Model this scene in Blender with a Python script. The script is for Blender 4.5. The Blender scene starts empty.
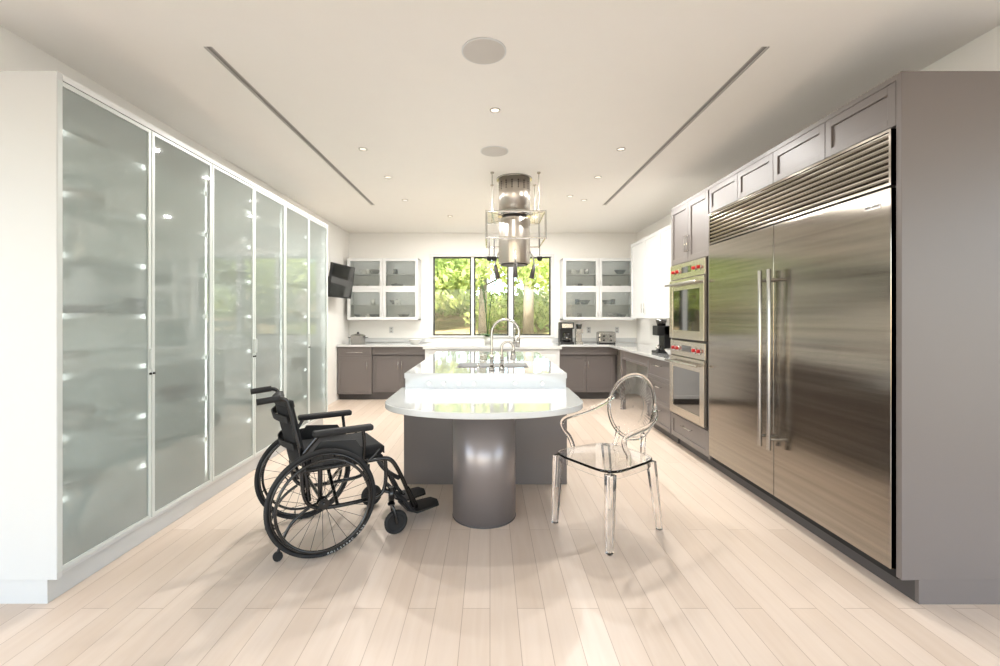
import bpy, bmesh, math, random
from math import pi, sin, cos, radians
from mathutils import Vector, Matrix
import numpy as np
random.seed(4)
S = bpy.context.scene
COL = S.collection
try:
    S.view_settings.view_transform = 'Standard'
    S.view_settings.look = 'None'
except Exception: pass

# ------------------------------------------------------------ materials
def lin(c):
    return tuple((v/255/12.92) if v/255 <= .04045 else ((v/255+.055)/1.055)**2.4 for v in c)+(1,)
def new(name):
    m = bpy.data.materials.new(name); m.use_nodes = True
    n = m.node_tree.nodes; l = m.node_tree.links
    return m, n, l, n['Principled BSDF'], n['Material Output']
def mat(name, c, r=.5, metal=0, var=.04, scale=6, coat=0, bump=0, bscale=60, spec=.5, **kw):
    m, n, l, b, o = new(name)
    tc = n.new('ShaderNodeTexCoord'); nz = n.new('ShaderNodeTexNoise'); nz.inputs['Scale'].default_value = scale
    l.new(tc.outputs['Object'], nz.inputs['Vector'])
    mx = n.new('ShaderNodeMix'); mx.data_type = 'RGBA'
    a = lin(c)
    mx.inputs[6].default_value = tuple(v*(1-var) for v in a[:3])+(1,)
    mx.inputs[7].default_value = tuple(min(1, v*(1+var)) for v in a[:3])+(1,)
    l.new(nz.outputs['Fac'], mx.inputs[0]); l.new(mx.outputs[2], b.inputs['Base Color'])
    b.inputs['Roughness'].default_value = r; b.inputs['Metallic'].default_value = metal
    b.inputs['Specular IOR Level'].default_value = spec
    b.inputs['Coat Weight'].default_value = coat
    b.inputs['Coat Roughness'].default_value = .05
    if bump:
        n2 = n.new('ShaderNodeTexNoise'); n2.inputs['Scale'].default_value = bscale
        l.new(tc.outputs['Object'], n2.inputs['Vector'])
        bp = n.new('ShaderNodeBump'); bp.inputs['Strength'].default_value = bump; bp.inputs['Distance'].default_value = .002
        l.new(n2.outputs['Fac'], bp.inputs['Height']); l.new(bp.outputs['Normal'], b.inputs['Normal'])
    for k, v in kw.items():
        b.inputs[k].default_value = v
    return m

M_wall = mat('wall_paint', (242, 240, 235), .7, var=.01)
M_ceil = mat('ceiling_paint', (246, 243, 237), .6, var=.01)
M_white = mat('white_lacquer', (218, 219, 218), .35, var=.01)
M_panel = mat('end_panel_lacquer', (202, 203, 202), .4, var=.01)
M_inner = mat('cabinet_interior', (236, 241, 237), .6, var=.02)
M_grey = mat('taupe_lacquer', (110, 103, 100), .38, var=.02)
M_greyd = mat('taupe_dark', (76, 72, 71), .5, var=.02)
M_quartz = mat('white_quartz', (202, 203, 202), .06, var=.015, scale=30, coat=.8)
M_col = mat('satin_column', (138, 131, 130), .3, metal=.5, var=.02)
M_black = mat('black_plastic', (16, 16, 17), .45, var=.1)
M_rubber = mat('rubber', (22, 22, 23), .7, var=.1)
M_fabric = mat('black_nylon', (20, 20, 22), .85, var=.2, bump=.4, bscale=300)
M_frame = mat('black_frame', (12, 12, 13), .22, metal=.3, var=.1, coat=.6)
M_chrome = mat('chrome', (210, 209, 206), .1, metal=1, var=.01)
M_satin = mat('satin_nickel', (178, 175, 170), .25, metal=1, var=.02)
M_hood = mat('hood_steel', (192, 185, 176), .3, metal=1, var=.02)
M_alu = mat('aluminium_frame', (205, 210, 207), .35, metal=.1, var=.01)
M_oven = mat('oven_steel', (190, 182, 170), .25, metal=.9, var=.02)
M_dglass = mat('dark_oven_glass', (26, 24, 22), .04, var=.05, coat=1)
M_red = mat('red_knob', (170, 18, 22), .3, var=.05)
M_slot = mat('slot_grey', (176, 172, 167), .6, var=.03)
M_slotd = mat('slot_dark', (140, 136, 132), .7, var=.03)
M_speaker = mat('speaker_mesh', (208, 204, 198), .7, var=.05, bump=.6, bscale=500)
M_dark = mat('dark_void', (28, 27, 27), .8)
M_winfr = mat('window_black', (48, 47, 45), .4)
M_scr = mat('tv_screen', (10, 11, 13), .12, coat=.5)
M_cer = mat('ceramic', (222, 220, 214), .2, var=.02)
M_cerd = mat('ceramic_dark', (70, 84, 92), .3, var=.1)
M_leafp = mat('plant_leaf', (50, 92, 40), .4, var=.3)
M_bark = mat('bark', (150, 138, 120), .9, var=.4, scale=5, bump=1, bscale=12)
M_text = mat('lettering', (225, 225, 222), .5)
M_textd = mat('lettering_dark', (60, 58, 56), .5)
M_cook = mat('cooktop_glass', (120, 120, 118), .05, coat=1)

def steel(name, tangent):
    m, n, l, b, o = new(name)
    tc = n.new('ShaderNodeTexCoord'); mp = n.new('ShaderNodeMapping'); mp.inputs['Scale'].default_value = (1, .35, 26)
    nz = n.new('ShaderNodeTexNoise'); nz.inputs['Scale'].default_value = 1.5; nz.inputs['Detail'].default_value = 5
    l.new(tc.outputs['Object'], mp.inputs['Vector']); l.new(mp.outputs[0], nz.inputs['Vector'])
    cr = n.new('ShaderNodeMix'); cr.data_type = 'RGBA'
    cr.inputs[6].default_value = lin((132, 126, 118)); cr.inputs[7].default_value = lin((178, 171, 161))
    l.new(nz.outputs['Fac'], cr.inputs[0]); l.new(cr.outputs[2], b.inputs['Base Color'])
    b.inputs['Metallic'].default_value = 1
    mr = n.new('ShaderNodeMapRange'); mr.inputs['To Min'].default_value = .12; mr.inputs['To Max'].default_value = .21
    l.new(nz.outputs['Fac'], mr.inputs[0]); l.new(mr.outputs[0], b.inputs['Roughness'])
    b.inputs['Anisotropic'].default_value = .9
    cb = n.new('ShaderNodeCombineXYZ')
    for i in range(3): cb.inputs[i].default_value = tangent[i]
    l.new(cb.outputs[0], b.inputs['Tangent'])
    return m
M_steel = steel('brushed_steel', (0, 1, 0))

def floor_mat():
    m, n, l, b, o = new('bleached_planks')
    tc = n.new('ShaderNodeTexCoord'); mp = n.new('ShaderNodeMapping')
    mp.inputs['Rotation'].default_value = (0, 0, pi/2)
    l.new(tc.outputs['Object'], mp.inputs['Vector'])
    br = n.new('ShaderNodeTexBrick')
    br.offset = .37; br.offset_frequency = 2
    br.inputs['Scale'].default_value = 1
    br.inputs['Brick Width'].default_value = 2.1; br.inputs['Row Height'].default_value = .127
    br.inputs['Mortar Size'].default_value = .0015; br.inputs['Mortar Smooth'].default_value = .2
    br.inputs['Color1'].default_value = lin((226, 210, 195)); br.inputs['Color2'].default_value = lin((215, 197, 180))
    br.inputs['Mortar'].default_value = lin((176, 154, 134))
    l.new(mp.outputs[0], br.inputs['Vector'])
    mp2 = n.new('ShaderNodeMapping'); mp2.inputs['Scale'].default_value = (12, .9, 1)
    l.new(tc.outputs['Object'], mp2.inputs['Vector'])
    nz = n.new('ShaderNodeTexNoise'); nz.inputs['Scale'].default_value = 2.2; nz.inputs['Detail'].default_value = 6; nz.inputs['Distortion'].default_value = .8
    l.new(mp2.outputs[0], nz.inputs['Vector'])
    cr = n.new('ShaderNodeValToRGB')
    cr.color_ramp.elements[0].position = .3; cr.color_ramp.elements[0].color = (.90, .86, .82, 1)
    cr.color_ramp.elements[1].position = .65; cr.color_ramp.elements[1].color = (1, 1, 1, 1)
    l.new(nz.outputs['Fac'], cr.inputs[0])
    mx = n.new('ShaderNodeMix'); mx.data_type = 'RGBA'; mx.blend_type = 'MULTIPLY'; mx.inputs[0].default_value = .5
    l.new(br.outputs['Color'], mx.inputs[6]); l.new(cr.outputs[0], mx.inputs[7])
    l.new(mx.outputs[2], b.inputs['Base Color'])
    b.inputs['Roughness'].default_value = .36
    bp = n.new('ShaderNodeBump'); bp.inputs['Strength'].default_value = .25; bp.inputs['Distance'].default_value = .001; bp.invert = True
    l.new(br.outputs['Fac'], bp.inputs['Height']); l.new(bp.outputs[0], b.inputs['Normal'])
    return m
M_floor = floor_mat()

def frosted(name, rough, milk, ior=1.12, fio=1.5, back=.4):
    m, n, l, b, o = new(name); n.remove(b)
    rf = n.new('ShaderNodeBsdfRefraction'); rf.inputs['IOR'].default_value = ior; rf.inputs['Roughness'].default_value = rough
    rf.inputs['Color'].default_value = (.96, .985, .97, 1)
    df = n.new('ShaderNodeBsdfDiffuse'); df.inputs['Color'].default_value = lin((218, 226, 220))
    tl = n.new('ShaderNodeBsdfTranslucent'); tl.inputs['Color'].default_value = lin((218, 226, 220))
    gl = n.new('ShaderNodeBsdfGlossy'); gl.inputs['Roughness'].default_value = .07
    fr = n.new('ShaderNodeFresnel'); fr.inputs['IOR'].default_value = fio
    nz = n.new('ShaderNodeTexNoise'); nz.inputs['Scale'].default_value = 3
    mr = n.new('ShaderNodeMapRange'); mr.inputs['To Min'].default_value = .02; mr.inputs['To Max'].default_value = .035
    l.new(nz.outputs['Fac'], mr.inputs[0]); l.new(mr.outputs[0], gl.inputs['Roughness'])
    a = n.new('ShaderNodeMixShader'); a.inputs[0].default_value = milk
    d = n.new('ShaderNodeMixShader'); d.inputs[0].default_value = back
    l.new(df.outputs[0], d.inputs[1]); l.new(tl.outputs[0], d.inputs[2])
    l.new(rf.outputs[0], a.inputs[1]); l.new(d.outputs[0], a.inputs[2])
    c = n.new('ShaderNodeMixShader'); l.new(fr.outputs[0], c.inputs[0]); l.new(a.outputs[0], c.inputs[1]); l.new(gl.outputs[0], c.inputs[2])
    l.new(c.outputs[0], o.inputs[0])
    return m
M_frost = frosted('frosted_glass', .12, .40, 1.10, 1.95, .3)
M_frost2 = frosted('light_frosted_glass', .15, .22, 1.06)
def pane():
    m, n, l, b, o = new('window_glass'); n.remove(b)
    tr = n.new('ShaderNodeBsdfTransparent'); gl = n.new('ShaderNodeBsdfGlossy'); gl.inputs['Roughness'].default_value = .01
    fr = n.new('ShaderNodeFresnel'); fr.inputs['IOR'].default_value = 1.3
    c = n.new('ShaderNodeMixShader'); l.new(fr.outputs[0], c.inputs[0]); l.new(tr.outputs[0], c.inputs[1]); l.new(gl.outputs[0], c.inputs[2])
    l.new(c.outputs[0], o.inputs[0]); return m
M_pane = pane()
M_clear = mat('clear_polycarbonate', (254, 254, 254), .02, var=0)
M_clear.node_tree.nodes['Principled BSDF'].inputs['Transmission Weight'].default_value = 1
M_clear.node_tree.nodes['Principled BSDF'].inputs['IOR'].default_value = 1.38
def leafmat(name, c1, c2):
    m, n, l, b, o = new(name); n.remove(b)
    tc = n.new('ShaderNodeTexCoord'); nz = n.new('ShaderNodeTexNoise'); nz.inputs['Scale'].default_value = 1.1; nz.inputs['Detail'].default_value = 5
    l.new(tc.outputs['Object'], nz.inputs['Vector'])
    cr = n.new('ShaderNodeValToRGB'); cr.color_ramp.elements[0].position = .35; cr.color_ramp.elements[1].position = .65
    cr.color_ramp.elements[0].color = lin(c1); cr.color_ramp.elements[1].color = lin(c2)
    l.new(nz.outputs['Fac'], cr.inputs[0])
    df = n.new('ShaderNodeBsdfDiffuse'); tl = n.new('ShaderNodeBsdfTranslucent')
    l.new(cr.outputs[0], df.inputs[0]); l.new(cr.outputs[0], tl.inputs[0])
    mx = n.new('ShaderNodeMixShader'); l.new(df.outputs[0], mx.inputs[1]); l.new(tl.outputs[0], mx.inputs[2]); l.new(mx.outputs[0], o.inputs[0])
    return m
M_leaf = leafmat('foliage', (150, 168, 95), (212, 222, 145))
M_ground = leafmat('leaf_litter', (170, 160, 112), (210, 182, 142))

# ------------------------------------------------------------ helpers
def empty(name, loc=(0, 0, 0), rz=0):
    e = bpy.data.objects.new(name, None); e.location = loc; e.rotation_euler = (0, 0, rz); e.empty_display_size = .1
    COL.objects.link(e); return e
def obj(name, me, m, parent=None, smooth=False):
    if m is M_clear:
        bm = bmesh.new(); bm.from_mesh(me); bmesh.ops.recalc_face_normals(bm, faces=bm.faces); bm.to_mesh(me); bm.free()
    o = bpy.data.objects.new(name, me); COL.objects.link(o)
    if m: me.materials.append(m)
    if parent: o.parent = parent
    if smooth:
        for p in me.polygons: p.use_smooth = True
    return o
def boxes(name, lst, m, parent=None, bevel=0, seg=2):
    V = []; F = []
    for lo, hi in lst:
        x0, y0, z0 = [min(a, b) for a, b in zip(lo, hi)]; x1, y1, z1 = [max(a, b) for a, b in zip(lo, hi)]
        k = len(V)
        V += [(x0, y0, z0), (x1, y0, z0), (x1, y1, z0), (x0, y1, z0), (x0, y0, z1), (x1, y0, z1), (x1, y1, z1), (x0, y1, z1)]
        F += [tuple(k+i for i in f) for f in ((3, 2, 1, 0), (4, 5, 6, 7), (0, 1, 5, 4), (1, 2, 6, 5), (2, 3, 7, 6), (3, 0, 4, 7))]
    me = bpy.data.meshes.new(name); me.from_pydata(V, [], F); me.update()
    o = obj(name, me, m, parent)
    if bevel:
        b = o.modifiers.new('bevel', 'BEVEL'); b.width = bevel; b.segments = seg; b.limit_method = 'ANGLE'
    return o
def box(name, lo, hi, m, parent=None, bevel=0, seg=2):
    return boxes(name, [(lo, hi)], m, parent, bevel, seg)
def cyls(name, lst, m, parent=None, seg=32, bevel=0):
    bm = bmesh.new()
    for p1, p2, r1, r2 in lst:
        p1 = Vector(p1); p2 = Vector(p2); d = p2-p1
        q = Vector((0, 0, 1)).rotation_difference(d.normalized()).to_matrix().to_4x4()
        M = Matrix.Translation((p1+p2)/2) @ q
        bmesh.ops.create_cone(bm, cap_ends=True, segments=seg, radius1=r1, radius2=r2, depth=d.length, matrix=M)
    me = bpy.data.meshes.new(name); bm.to_mesh(me); bm.free()
    for p in me.polygons: p.use_smooth = len(p.vertices) == 4
    o = obj(name, me, m, parent)
    if bevel:
        b = o.modifiers.new('bevel', 'BEVEL'); b.width = bevel; b.segments = 3; b.limit_method = 'ANGLE'
    return o
def cyl(name, p1, p2, r, m, parent=None, seg=32, r2=None, bevel=0):
    return cyls(name, [(p1, p2, r, r if r2 is None else r2)], m, parent, seg, bevel)
def tube(name, pts, r, m, parent=None, smooth=True, cyclic=False, res=6, order=3):
    cu = bpy.data.curves.new(name, 'CURVE'); cu.dimensions = '3D'
    if not isinstance(pts[0][0], (tuple, list, Vector)): pts = [pts]
    for pp in pts:
        if smooth and len(pp) > 2:
            sp = cu.splines.new('NURBS'); sp.points.add(len(pp)-1)
            for i, p in enumerate(pp): sp.points[i].co = tuple(p)+(1,)
            sp.order_u = min(order, len(pp)); sp.use_endpoint_u = not cyclic; sp.use_cyclic_u = cyclic; sp.resolution_u = 8
        else:
            sp = cu.splines.new('POLY'); sp.points.add(len(pp)-1)
            for i, p in enumerate(pp): sp.points[i].co = tuple(p)+(1,)
            sp.use_cyclic_u = cyclic
    cu.bevel_depth = r; cu.bevel_resolution = res; cu.use_fill_caps = True
    cu.materials.append(m)
    dg = bpy.data.objects.new(name+'_tmp', cu); COL.objects.link(dg)
    bpy.context.view_layer.update()
    me = bpy.data.meshes.new_from_object(dg.evaluated_get(bpy.context.evaluated_depsgraph_get()))
    bpy.data.objects.remove(dg); bpy.data.curves.remove(cu)
    me.materials.clear()
    o = obj(name, me, m, parent, True)
    return o
def tori(name, lst, m, parent=None, n1=72, n2=12):
    V = []; F = []
    for c, ax, R, r in lst:
        q = Vector((0, 0, 1)).rotation_difference(Vector(ax).normalized()); c = Vector(c); k = len(V)
        for i in range(n1):
            a = 2*pi*i/n1
            for j in range(n2):
                b = 2*pi*j/n2
                V.append(tuple(c+q @ Vector(((R+r*cos(b))*cos(a), (R+r*cos(b))*sin(a), r*sin(b)))))
        for i in range(n1):
            for j in range(n2):
                F.append((k+i*n2+j, k+((i+1) % n1)*n2+j, k+((i+1) % n1)*n2+(j+1) % n2, k+i*n2+(j+1) % n2))
    me = bpy.data.meshes.new(name); me.from_pydata(V, [], F); me.update()
    return obj(name, me, m, parent, True)
def prism(name, outline, z0, z1, m, parent=None, bevel=0, seg=3):
    n = len(outline)
    V = [(x, y, z0) for x, y in outline]+[(x, y, z1) for x, y in outline]
    F = [tuple(range(n-1, -1, -1)), tuple(range(n, 2*n))]+[(i, (i+1) % n, n+(i+1) % n, n+i) for i in range(n)]
    me = bpy.data.meshes.new(name); me.from_pydata(V, [], F); me.update()
    o = obj(name, me, m, parent)
    if bevel:
        b = o.modifiers.new('bevel', 'BEVEL'); b.width = bevel; b.segments = seg; b.limit_method = 'ANGLE'; b.angle_limit = radians(50)
    return o
def lathe(name, prof, c, m, parent=None, n=40):
    V = []; F = []
    for i in range(n):
        a = 2*pi*i/n
        for r, z in prof: V.append((c[0]+r*cos(a), c[1]+r*sin(a), c[2]+z))
    k = len(prof)
    for i in range(n):
        for j in range(k-1):
            F.append((i*k+j, ((i+1) % n)*k+j, ((i+1) % n)*k+j+1, i*k+j+1))
    me = bpy.data.meshes.new(name); me.from_pydata(V, [], F); me.update()
    return obj(name, me, m, parent, True)
def text(name, s, size, loc, rot, m, parent=None):
    cu = bpy.data.curves.new(name, 'FONT'); cu.body = s; cu.size = size; cu.extrude = .0005; cu.align_x = 'CENTER'; cu.align_y = 'CENTER'
    cu.materials.append(m)
    o = bpy.data.objects.new(name, cu); COL.objects.link(o); o.location = loc; o.rotation_euler = rot
    if parent: o.parent = parent
    return o
def shaker(name, face, pos, a0, a1, z0, z1, m, parent, fr=.055, t=.02, g=.002):
    a0 += g; a1 -= g; z0 += g; z1 -= g
    L = []
    def B(u0, u1, w0, w1, d0, d1):
        if face == 'y': L.append(((u0, pos+d0, w0), (u1, pos+d1, w1)))
        elif face == 'x-': L.append(((pos+d0, u0, w0), (pos+d1, u1, w1)))
        else: L.append(((pos-d0, u0, w0), (pos-d1, u1, w1)))
    B(a0, a0+fr, z0, z1, 0, t); B(a1-fr, a1, z0, z1, 0, t)
    B(a0+fr, a1-fr, z0, z0+fr, 0, t); B(a0+fr, a1-fr, z1-fr, z1, 0, t)
    B(a0+fr, a1-fr, z0+fr, z1-fr, .010, t)
    return boxes(name, L, m, parent, .0015)

# ------------------------------------------------------------ camera
cam = bpy.data.cameras.new('camera'); co = bpy.data.objects.new('camera', cam); COL.objects.link(co)
co.location = (0, 0, 1.36); co.rotation_euler = (pi/2, 0, 0)
cam.sensor_width = 36; cam.lens = 16.2; cam.shift_x = .010; cam.shift_y = -.016; cam.clip_start = .05; cam.clip_end = 300
S.camera = co

# ------------------------------------------------------------ room shell
CZ = 2.85; XL = -2.5; XR = 2.6; YB = 7.98; YF = -4.0; WL = -4.2; WR = 4.3
box('floor', (WL-.15, YF-.15, -.12), (WR+.15, YB+.15, 0), M_floor)
sl = (-1.556, 1.52)
cb = []
ys0, ys1 = 2.48, 5.99; hw = .014
cb.append(((WL-.15, YF-.15, CZ), (WR+.15, ys0, CZ+.12)))
cb.append(((WL-.15, ys1, CZ), (WR+.15, YB+.15, CZ+.12)))
cb.append(((WL-.15, ys0, CZ), (sl[0]-hw, ys1, CZ+.12)))
cb.append(((sl[0]+hw, ys0, CZ), (sl[1]-hw, ys1, CZ+.12)))
cb.append(((sl[1]+hw, ys0, CZ), (WR+.15, ys1, CZ+.12)))
boxes('ceiling', cb, M_ceil)
box('sun_block_slab', (WL-2.2, YF-2.4, CZ+.13), (WR+2.2, 2.2, CZ+.25), M_wall)  # unseen overhang added to keep direct sun out of the front openings
for s in sl:
    e = empty('linear_air_diffuser', (s, (ys0+ys1)/2, CZ))
    h = (ys1-ys0)/2
    boxes('slot_lips', [((-hw-.008, -h, -.003), (-hw-.0, h, -.0002)), ((hw, -h, -.003), (hw+.008, h, -.0002))], M_slot, e)
    box('slot_core', (-hw+.0005, -h+.001, .004), (hw-.0005, h-.001, .03), M_slotd, e)
box('wall_left', (XL-.15, 2.27, 0), (XL, YB+.15, CZ), M_wall)
box('wall_right', (XR, 2.27, 0), (XR+.15, YB+.15, CZ), M_wall)
boxes('wall_return_left', [((WL, 2.14, 0), (XL, 2.27, CZ))], M_wall)
boxes('wall_return_right', [((XR, 2.16, 0), (WR, 2.29, CZ))], M_wall)
WX0, WX1, WZ0, WZ1 = -1.02, 1.09, 1.03, 2.43
boxes('wall_back', [((XL, YB, 0), (WX0, YB+.15, CZ)), ((WX1, YB, 0), (XR, YB+.15, CZ)), ((WX0, YB, 0), (WX1, YB+.15, WZ0)), ((WX0, YB, WZ1), (WX1, YB+.15, CZ))], M_wall)
def holewall(name, axis, pos, a0, a1, h0, h1, z0, z1, t):
    L = []
    for u0, u1, w0, w1 in ((a0, h0, 0, CZ), (h1, a1, 0, CZ), (h0, h1, 0, z0), (h0, h1, z1, CZ)):
        if axis == 'x': L.append(((pos, u0, w0), (pos+t, u1, w1)))
        else: L.append(((u0, pos, w0), (u1, pos+t, w1)))
    boxes(name, L, M_wall)
holewall('wall_front', 'y', YF, WL-.15, WR+.15, -3.4, 3.4, .1, 2.6, -.15)
holewall('wall_side_left', 'x', WL, YF, 2.27, -3.2, 1.4, .1, 2.6, -.15)
holewall('wall_side_right', 'x', WR, YF, 2.29, -3.2, 1.4, .1, 2.6, .15)
e = empty('window_1', (0, YB, 0))
boxes('white_casing', [((WX0-.05, -.012, WZ0-.03), (WX0, .0, WZ1+.05)), ((WX1, -.012, WZ0-.03), (WX1+.05, 0, WZ1+.05)), ((WX0, -.012, WZ1), (WX1, 0, WZ1+.05)), ((WX0-.05, -.03, WZ0-.03), (WX1+.05, 0, WZ0))], M_white, e, .002)
px = [(-1.01, -.335), (-.285, .33), (.41, 1.08)]
boxes('mullions', [((WX0, .0, WZ0), (-1.01, .12, WZ1)), ((-.335, .0, WZ0), (-.285, .12, WZ1)), ((.33, .0, WZ0), (.41, .12, WZ1)), ((1.08, .0, WZ0), (WX1, .12, WZ1))], M_white, e, .002)
L = []
for a, b in px:
    f = .024
    L += [((a, .04, WZ0), (a+f, .09, WZ1)), ((b-f, .04, WZ0), (b, .09, WZ1)), ((a, .04, WZ0), (b, .09, WZ0+f)), ((a, .04, WZ1-f), (b, .09, WZ1))]
boxes('sashes', L, M_winfr, e)
boxes('panes', [((a+.02, .06, WZ0+.02), (b-.02, .066, WZ1-.02)) for a, b in px], M_pane, e)

for x, y, r in ((-.034, 2.52, .125), (.04, 4.04, .125)):
    e = empty('ceiling_speaker', (x, y, CZ))
    cyl('rim', (0, 0, -.006), (0, 0, .0), r, M_white, e, 64)
    cyl('grille', (0, 0, -.008), (0, 0, -.005), r-.008, M_speaker, e, 64)
M_em = mat('lamp_lens', (255, 245, 230), .4, var=0)
pb = M_em.node_tree.nodes['Principled BSDF']; pb.inputs['Emission Color'].default_value = (1, .93, .82, 1); pb.inputs['Emission Strength'].default_value = .9
def lamp(name, loc, rot, sx, sy, pw, col=(1, 1, 1), parent=None, shape='RECTANGLE'):
    ld = bpy.data.lights.new(name, 'AREA'); ld.shape = shape; ld.size = sx
    if shape == 'RECTANGLE': ld.size_y = sy
    ld.energy = pw; ld.color = col
    o = bpy.data.objects.new(name, ld); COL.objects.link(o); o.location = loc; o.rotation_euler = rot
    if parent: o.parent = parent
    return o
def downlight(x, y, pw):
    e = empty('recessed_downlight', (x, y, CZ))
    tori('trim_ring', [((0, 0, -.001), (0, 0, 1), .034, .005)], M_satin, e, 32, 8)
    cyl('lens', (0, 0, -.002), (0, 0, .0), .030, M_em, e, 24)
    if pw: lamp('bulb', (0, 0, -.01), (0, 0, 0), .06, 0, pw, (1, .975, .94), e, 'DISK')
def cx(px_, py_):
    D = 1.49*450/(317-py_); return ((px_-490)*D/450, D)
for (a, b_, p) in ((495, 110, 14), (621, 149, 24), (363, 149, 24), (598, 177, 24), (388, 177, 24), (405, 200, 26), (570, 196, 0), (584, 200, 26), (450, 216, 26), (535, 216, 26)):
    x, y = cx(a, b_); downlight(x, y, p)
NEU = (1, .98, .95)

# ------------------------------------------------------------ left display cabinet run
e = empty('frosted_glass_cabinet')
X0 = -2.04; Dd = [2.125+.59*i for i in range(7)]
ZB, ZT = .12, 2.52
box('end_panel', (XL+.01, 2.12, ZB), (X0-.001, 2.15, ZT), M_panel, e, .002)
box('plinth', (XL+.01, 2.135, 0), (X0-.06, Dd[-1], ZB), M_panel, e)
box('carcass_back', (XL+.01, 2.15, ZB), (XL+.03, Dd[-1], ZT), M_inner, e)
boxes('carcass_top_bottom', [((XL+.03, 2.15, ZB), (X0-.025, Dd[-1], ZB+.03)), ((XL+.03, 2.15, ZT-.03), (X0-.001, Dd[-1], ZT))], M_white, e)
boxes('uprights', [((XL+.03, Dd[i]-.012, ZB+.03), (X0-.06, Dd[i]+.012, ZT-.03)) for i in (2, 4)]+[((XL+.03, Dd[6]-.03, ZB+.03), (X0-.001, Dd[6], ZT-.03))], M_inner, e)
sz = [.15+.30*i for i in range(1, 8)]
boxes('shelves', [((XL+.03, 2.15, z), (X0-.06, Dd[6]-.03, z+.028)) for z in sz], M_inner, e)
for i in range(7):
    yy = Dd[i]+(.06 if i == 0 else (-.07 if i == 6 else 0))
    lamp('bay_fill', (X0-.028, yy, (ZB+ZT)/2), (0, radians(90), 0), 2.2, .02, 1.0, (.97, 1, .985), e)  # fill lamps added behind the stiles to brighten the cabinet bays
for i in range(6):
    a, b = Dd[i]+.003, Dd[i+1]-.003; f = .022
    if i == 0: a = 2.123
    z0, z1 = ZB+.03, ZT-.035
    boxes('door_frame_%d' % (i+1), [((X0-.022, a, z0), (X0, a+f, z1)), ((X0-.022, b-f, z0), (X0, b, z1)), ((X0-.022, a+f, z0), (X0, b-f, z0+f)), ((X0-.022, a+f, z1-f), (X0, b-f, z1))], M_alu, e, .0015)
    me = bpy.data.meshes.new('g'); me.from_pydata([(X0-.006, a+f, z0+f), (X0-.006, b-f, z0+f), (X0-.006, b-f, z1-f), (X0-.006, a+f, z1-f)], [], [(0, 1, 2, 3)])
    obj('door_glass_%d' % (i+1), me, M_frost, e)
    hy = (b-.011) if i % 2 == 0 else (a+.011)
    if i % 2 == 0 or i == 3:
        box('pull_%d' % (i+1), (X0, hy-.006, 1.05), (X0+.016, hy+.006, 1.17), M_alu, e, .003)
    cyl('lock_%d' % (i+1), (X0-.001, hy, 1.02), (X0+.008, hy, 1.02), .007, M_dark, e, 16)
e = empty('dishes')
rnd = random.Random(3)
prof_bowl = [(0, 0), (.05, 0), (.055, .01), (.10, .07), (.105, .075), (.098, .075), (.05, .015), (0, .012)]
prof_mug = [(0, 0), (.038, 0), (.04, .01), (.04, .09), (.036, .09), (.035, .01), (0, .008)]
prof_pl = [(0, 0), (.07, 0), (.13, .02), (.13, .025), (.07, .008), (0, .008)]
k = 0
for z in sz:
    for j in range(9):
        y = 2.4+j*.38+rnd.uniform(-.05, .05)
        if abs(y-Dd[2]) < .17 or abs(y-Dd[4]) < .17 or y > 5.45: continue
        if rnd.random() < .5: continue
        t = rnd.choice((prof_bowl, prof_mug, prof_pl, prof_bowl)); m = rnd.choice((M_cer, M_cer, M_cerd, M_cerd, M_cer, M_black))
        for q in range(rnd.choice((1, 2, 3)) if t is not prof_mug else 1):
            lathe('dish_%d' % k, t, (-2.24, y, z+.0285+q*.022), m, e, 24); k += 1

# ------------------------------------------------------------ right tall block
XF = 1.94
e = empty('tall_cabinet_surround')
box('end_panel', (XF-.0, 2.12, .12), (XR-.01, 2.15, 2.52), M_grey, e, .002)
box('plinth', (XF+.09, 2.13, 0), (XR-.01, 2.15, .12), M_grey, e)
box('plinth_long', (XF+.09, 2.15, 0), (XF+.11, 4.81, .10), M_greyd, e)
boxes('fridge_top_box', [((XF+.022, 2.15, 2.275), (XR-.01, 4.82, 2.52))], M_grey, e)
box('top_rail', (XF, 2.15, 2.49), (XF+.02, 4.82, 2.52), M_grey, e, .001)
Dt = [2.15, 2.606, 3.085, 3.53, 3.985]
for i in range(4):
    shaker('flap_door_%d' % (i+1), 'x-', XF, Dt[i], Dt[i+1], 2.275, 2.49, M_grey, e, .045)
box('partition', (XF+.001, 3.975, .1), (XR-.01, 4.0, 2.275), M_grey, e)
box('far_side', (XF+.001, 4.80, .1), (XR-.01, 4.82, 2.275), M_grey, e)
shaker('upper_door_1', 'x-', XF, 4.0, 4.41, 1.905, 2.49, M_grey, e, .055)
shaker('upper_door_2', 'x-', XF, 4.41, 4.82, 1.905, 2.49, M_grey, e, .055)
cyls('upper_door_pulls', [((XF-.025, y, 2.0), (XF-.025, y, 2.16), .005, .005) for y in (4.385, 4.435)]+[((XF-.025, y, z), (XF, y, z), .004, .004) for y in (4.385, 4.435) for z in (2.01, 2.15)], M_chrome, e, 12)
shaker('warming_drawer', 'x-', XF, 4.0, 4.82, .11, .345, M_grey, e, .05)
cyls('drawer_pull', [((XF-.03, 4.30, .27), (XF-.03, 4.52, .27), .006, .006), ((XF-.03, 4.32, .27), (XF, 4.32, .27), .004, .004), ((XF-.03, 4.50, .27), (XF, 4.50, .27), .004, .004)], M_chrome, e, 12)

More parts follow.
